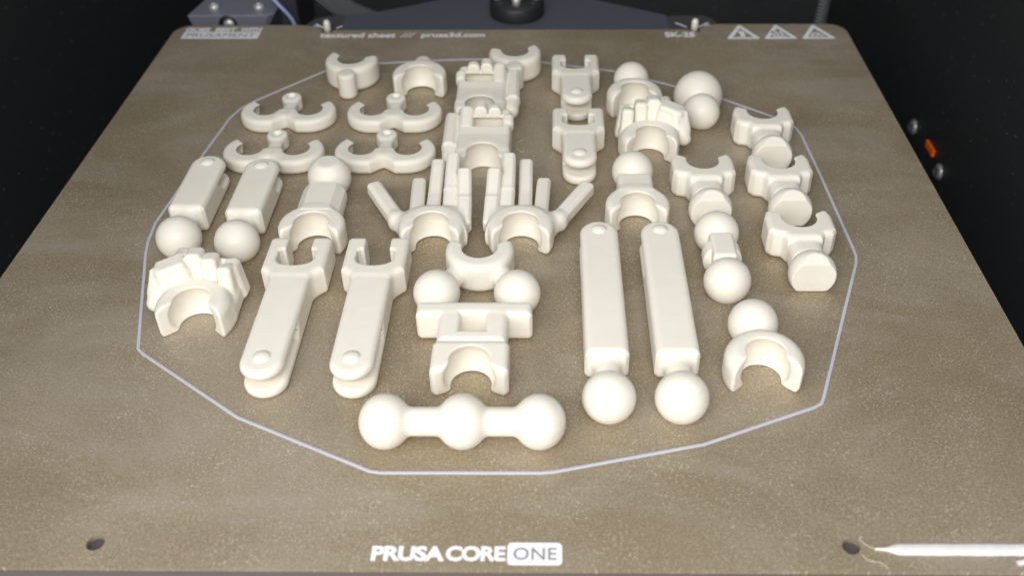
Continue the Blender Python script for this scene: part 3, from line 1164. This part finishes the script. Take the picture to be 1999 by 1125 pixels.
for ctrl, lb in (([(77.3, 5.0, 0.3), (76.3, 5.4, 0.3), (75.3, 6.2, 0.5), (74.75, 6.9, 0.6), (74.95, 7.5, 0.5), (75.6, 7.45, 0.4)], "curled thin string at the pointed end of the thick white strip"),
                 ([(74.4, 3.6, 0.2), (74.9, 2.9, 0.3), (75.8, 2.2, 0.3), (77.4, 1.85, 0.3), (78.2, 1.2, 0.3), (78.7, 0.5, 0.2)], "wavy thin string between the right hole and the front edge")):
    tag(link("filament_string", tube(spline_pts(ctrl, 6), 0.075, 6), M_STR), lb, "filament string", G_STR)
tag(link("filament_string", tube(spline_pts([(7.4, 157.5, 0.3), (5.6, 155.8, 0.5), (5.3, 153.0, 0.5), (6.4, 150.8, 0.3), (7.3, 149.9, 0.3), (7.4, 151.4, 0.3)], 6), 0.07, 6), M_STR),
    "fine curled string on the sheet right of the slotted gripping hand", "filament string", G_STR)

# ------------------------------------------------------------------ heatbed below the sheet
hb = empty("heatbed", (0, 0, 0))
tag(hb, "dark heated bed under the brown sheet, its front edge showing at the bottom", "heated bed")
hb_out = [(-126.5, 0.3), (126.5, 0.3), (126.5, 243.5), (80.5, 244.5), (78.5, 252), (75, 254.8), (64, 254.8), (61, 253.5), (-55, 253.5), (-60, 255.5), (-71, 255), (-76, 252.5), (-79.5, 244.5), (-126.5, 243.5)]
link("bed_plate", prism(hb_out, -8.0, -1.05), M_HEATBED, hb)
link("front_edge", prism([(-126.5, -0.35), (126.5, -0.35), (126.5, 0.25), (-126.5, 0.25)], -8.0, -1.1), M_EDGE, hb)
for px, py in ((-68.45, 239.0), (70.15, 239.4)):
    o = link("locating_pin", lathe([(0, -1), (1.35, -1), (1.35, 3.2), (1.0, 4.1), (0.5, 4.4), (0, 4.45)], 20), M_PIN, hb)
    o.location = (px * MM, py * MM, 0)
    for sgn in (-1, 1):
        me = flat_outline([thick_line([(px + sgn * 2.3, py + 4.7), (px + sgn * 6.3, py + 8.6)], 0.75)], -1.0, 0.04, "mark")
        link("alignment_mark", me, M_PRINT, hb)
        if (px < 0) == (sgn < 0):
            link("alignment_mark", flat_outline([thick_line([(px + sgn * 4.6, py + 6.0), (px + sgn * 6.9, py + 6.9)], 0.6)], -1.0, 0.04, "mark"), M_PRINT, hb)

# carriage plate behind the bed, with the black spindle nut
pl = tag(link("support_plate", prism([(-64, 254.0), (-55, 257.1), (-40.3, 264), (-24.5, 272.6), (-5, 285), (12, 285), (29.5, 272.2), (47.5, 262), (61, 254.6), (61, 240.2), (-64, 240.2)], -5.0, -0.75), M_PLATE),
         "dark grey triangular plate behind the sheet, under the black nut", "support plate")
nut = empty("spindle_nut", (2.8, 256.6, -0.74))
tag(nut, "round black nut with three bright screws behind the back edge of the sheet", "spindle nut")
link("nut_body", lathe([(0, 0), (10.4, 0), (10.6, 0.6), (10.6, 5.0), (10.2, 5.5), (0, 5.5)], 40), M_BLACK, nut)
for sx, sy in ((-7.6, 1.0), (0.0, -5.2), (7.7, 1.0)):
    o = link("screw", lathe([(0, 5.5), (1.6, 5.5), (1.6, 8.2), (1.2, 8.7), (0.7, 8.7), (0.7, 7.9), (0, 7.9)], 18), M_STEEL, nut)
    o.location = (sx * MM, sy * MM, 0)
sp = tag(link("lead_screw", lathe([(0, 5.3)] + [(2.3 + (0.35 if i % 2 else 0), 5.3 + i * 0.7) for i in range(60)] + [(0, 48)], 20), M_STEEL), "upright threaded spindle in the middle of the black nut", "lead screw")
sp.location = (2.8 * MM, 257.8 * MM, -2.1 * MM)

# bearing bracket at the back left
br = empty("bearing_bracket", (-109.5, 252, 0))
tag(br, "grey metal bracket with two screws behind the back left corner of the sheet", "bracket")
bl = [(-15.6, 0.2), (-13.8, 0), (14.0, 0), (16.8, 1.2), (19.5, 26), (-13, 26)]
bme = bmesh.new()
for (z, dx, y0) in ((-4.0, 1.6, 0.6), (0.6, 0.0, 0.0), (1.1, 0.0, 0.6)):
    pass
prof = [(-4.2, 0.0, 0.0), (0.7, 0.0, 0.0)]
lo = [(-14.8, 0), (13.2, 0), (15, 1.5), (15, 24), (-14.8, 24)]
hi = [(-15.9, -0.6), (15.6, -0.6), (18.0, 1.5), (19.0, 24), (-11.5, 24)]
vl = [bme.verts.new((x * MM, y * MM, -4.2 * MM)) for x, y in lo]
vh = [bme.verts.new((x * MM, y * MM, 1.0 * MM)) for x, y in hi]
bme.faces.new(vl[::-1])
bme.faces.new(vh)
for i in range(5):
    bme.faces.new((vl[i], vl[(i + 1) % 5], vh[(i + 1) % 5], vh[i]))
bmesh.ops.bevel(bme, geom=list(bme.edges), offset=0.4 * MM, segments=2, affect='EDGES', profile=0.5)
link("bracket_block", mesh_bm(bme, "bracket"), M_BRACKET, br)
for sx in (-6.6, 11.0):
    o = link("screw", lathe([(0, 1.0), (2.0, 1.0), (2.0, 2.6), (1.6, 3.0), (0.9, 3.0), (0.9, 2.2), (0, 2.2)], 18), M_STEEL, br)
    o.location = (sx * MM, 5.2 * MM, 0)
o = link("front_bolt", lathe([(0, 0), (2.0, 0), (2.0, 1.2), (1.6, 1.6), (0, 1.7)], 18), M_STEEL, br)
o.location = (0.0, -0.3 * MM, -2.6 * MM)
o.rotation_euler = (math.radians(90), 0, 0)
o = link("front_washer", lathe([(0, 0), (3.6, 0), (3.6, 0.5), (0, 0.5)], 20), M_BLACK, br)
o.location = (-0.6 * MM, -0.1 * MM, -2.7 * MM)
o.rotation_euler = (math.radians(90), 0, 0)
mp_ = tag(link("motor_block", prism([(-90.6, 257), (-83.5, 257), (-83.5, 285), (-90.6, 285)], -14, 10, 0.6), M_DARK), "dark block right of the grey bracket behind the sheet", "bracket")
tag(link("blue_tube", tube(spline_pts([(-92.5, 256.5, 6.0), (-90.0, 255.5, 3.4), (-87.4, 255, 0.4), (-85.6, 255, -2.6), (-84.8, 255, -6)], 6), 0.75, 10), M_BLUE), "short blue tube bending down behind the back edge of the sheet", "tube")
tag(link("cable_sleeve", tube(spline_pts([(-90, 268, 24), (-77, 266, 6.0), (-66, 263.5, -2.0), (-52, 262, -8), (-30, 262, -16)], 8), 4.6, 16), M_SLEEVE), "grey braided cable sleeve sloping behind the left locating pin", "cable sleeve", "braided cable sleeves")
tag(link("cable_sleeve", tube([(124.6, 262, 30), (123.4, 261, 4), (122.6, 260, -12), (122, 260, -40)], 2.5, 14), M_SLEEVE), "upright braided cable sleeve behind the back right corner", "cable sleeve", "braided cable sleeves")

# ------------------------------------------------------------------ chamber


def wall(name, pts):
    bm = bmesh.new()
    bm.faces.new([bm.verts.new(Vector(p) * MM) for p in pts])
    me = bpy.data.meshes.new(name)
    bm.to_mesh(me)
    bm.free()
    return tag(link(name, me, M_WALL), kind='structure')


wall("wall_left", [(-172, -60, -220), (-172, 430, -220), (-172, 430, 330), (-172, -60, 330)])
wall("wall_right", [(172, -60, -220), (172, -60, 330), (172, 430, 330), (172, 430, -220)])
wall("wall_back", [(-172, 430, -220), (172, 430, -220), (172, 430, 330), (-172, 430, 330)])
wall("floor", [(-172, -60, -220), (172, -60, -220), (172, 430, -220), (-172, 430, -220)])
G_SCR = "bright screws on the right wall"
for y, z, lb in ((261.0, -54.0, "bright round screw on the right black wall, above the orange tab"), (225.8, -54.4, "bright round screw on the right black wall, below the orange tab")):
    o = tag(link("wall_screw", lathe([(0, 0), (3.4, 0), (3.4, 0.8), (2.5, 1.8), (1.3, 2.3), (1.3, 1.3), (0, 1.3)], 24), M_SCREW), lb, "screw", G_SCR)
    o.location = (171.9 * MM, y * MM, z * MM)
    o.rotation_euler = (0, math.radians(-90), 0)
ot = tag(link("orange_tab", prism([(-4.6, -1.5), (4.6, -1.5), (4.6, 1.5), (-4.6, 1.5)], 0, 1.2, 0.3), M_ORANGE), "small orange tab between the two screws on the right wall", "tab")
ot.location = (171.9 * MM, 239.2 * MM, -51.6 * MM)
ot.rotation_euler = (math.radians(90), 0, math.radians(-90))
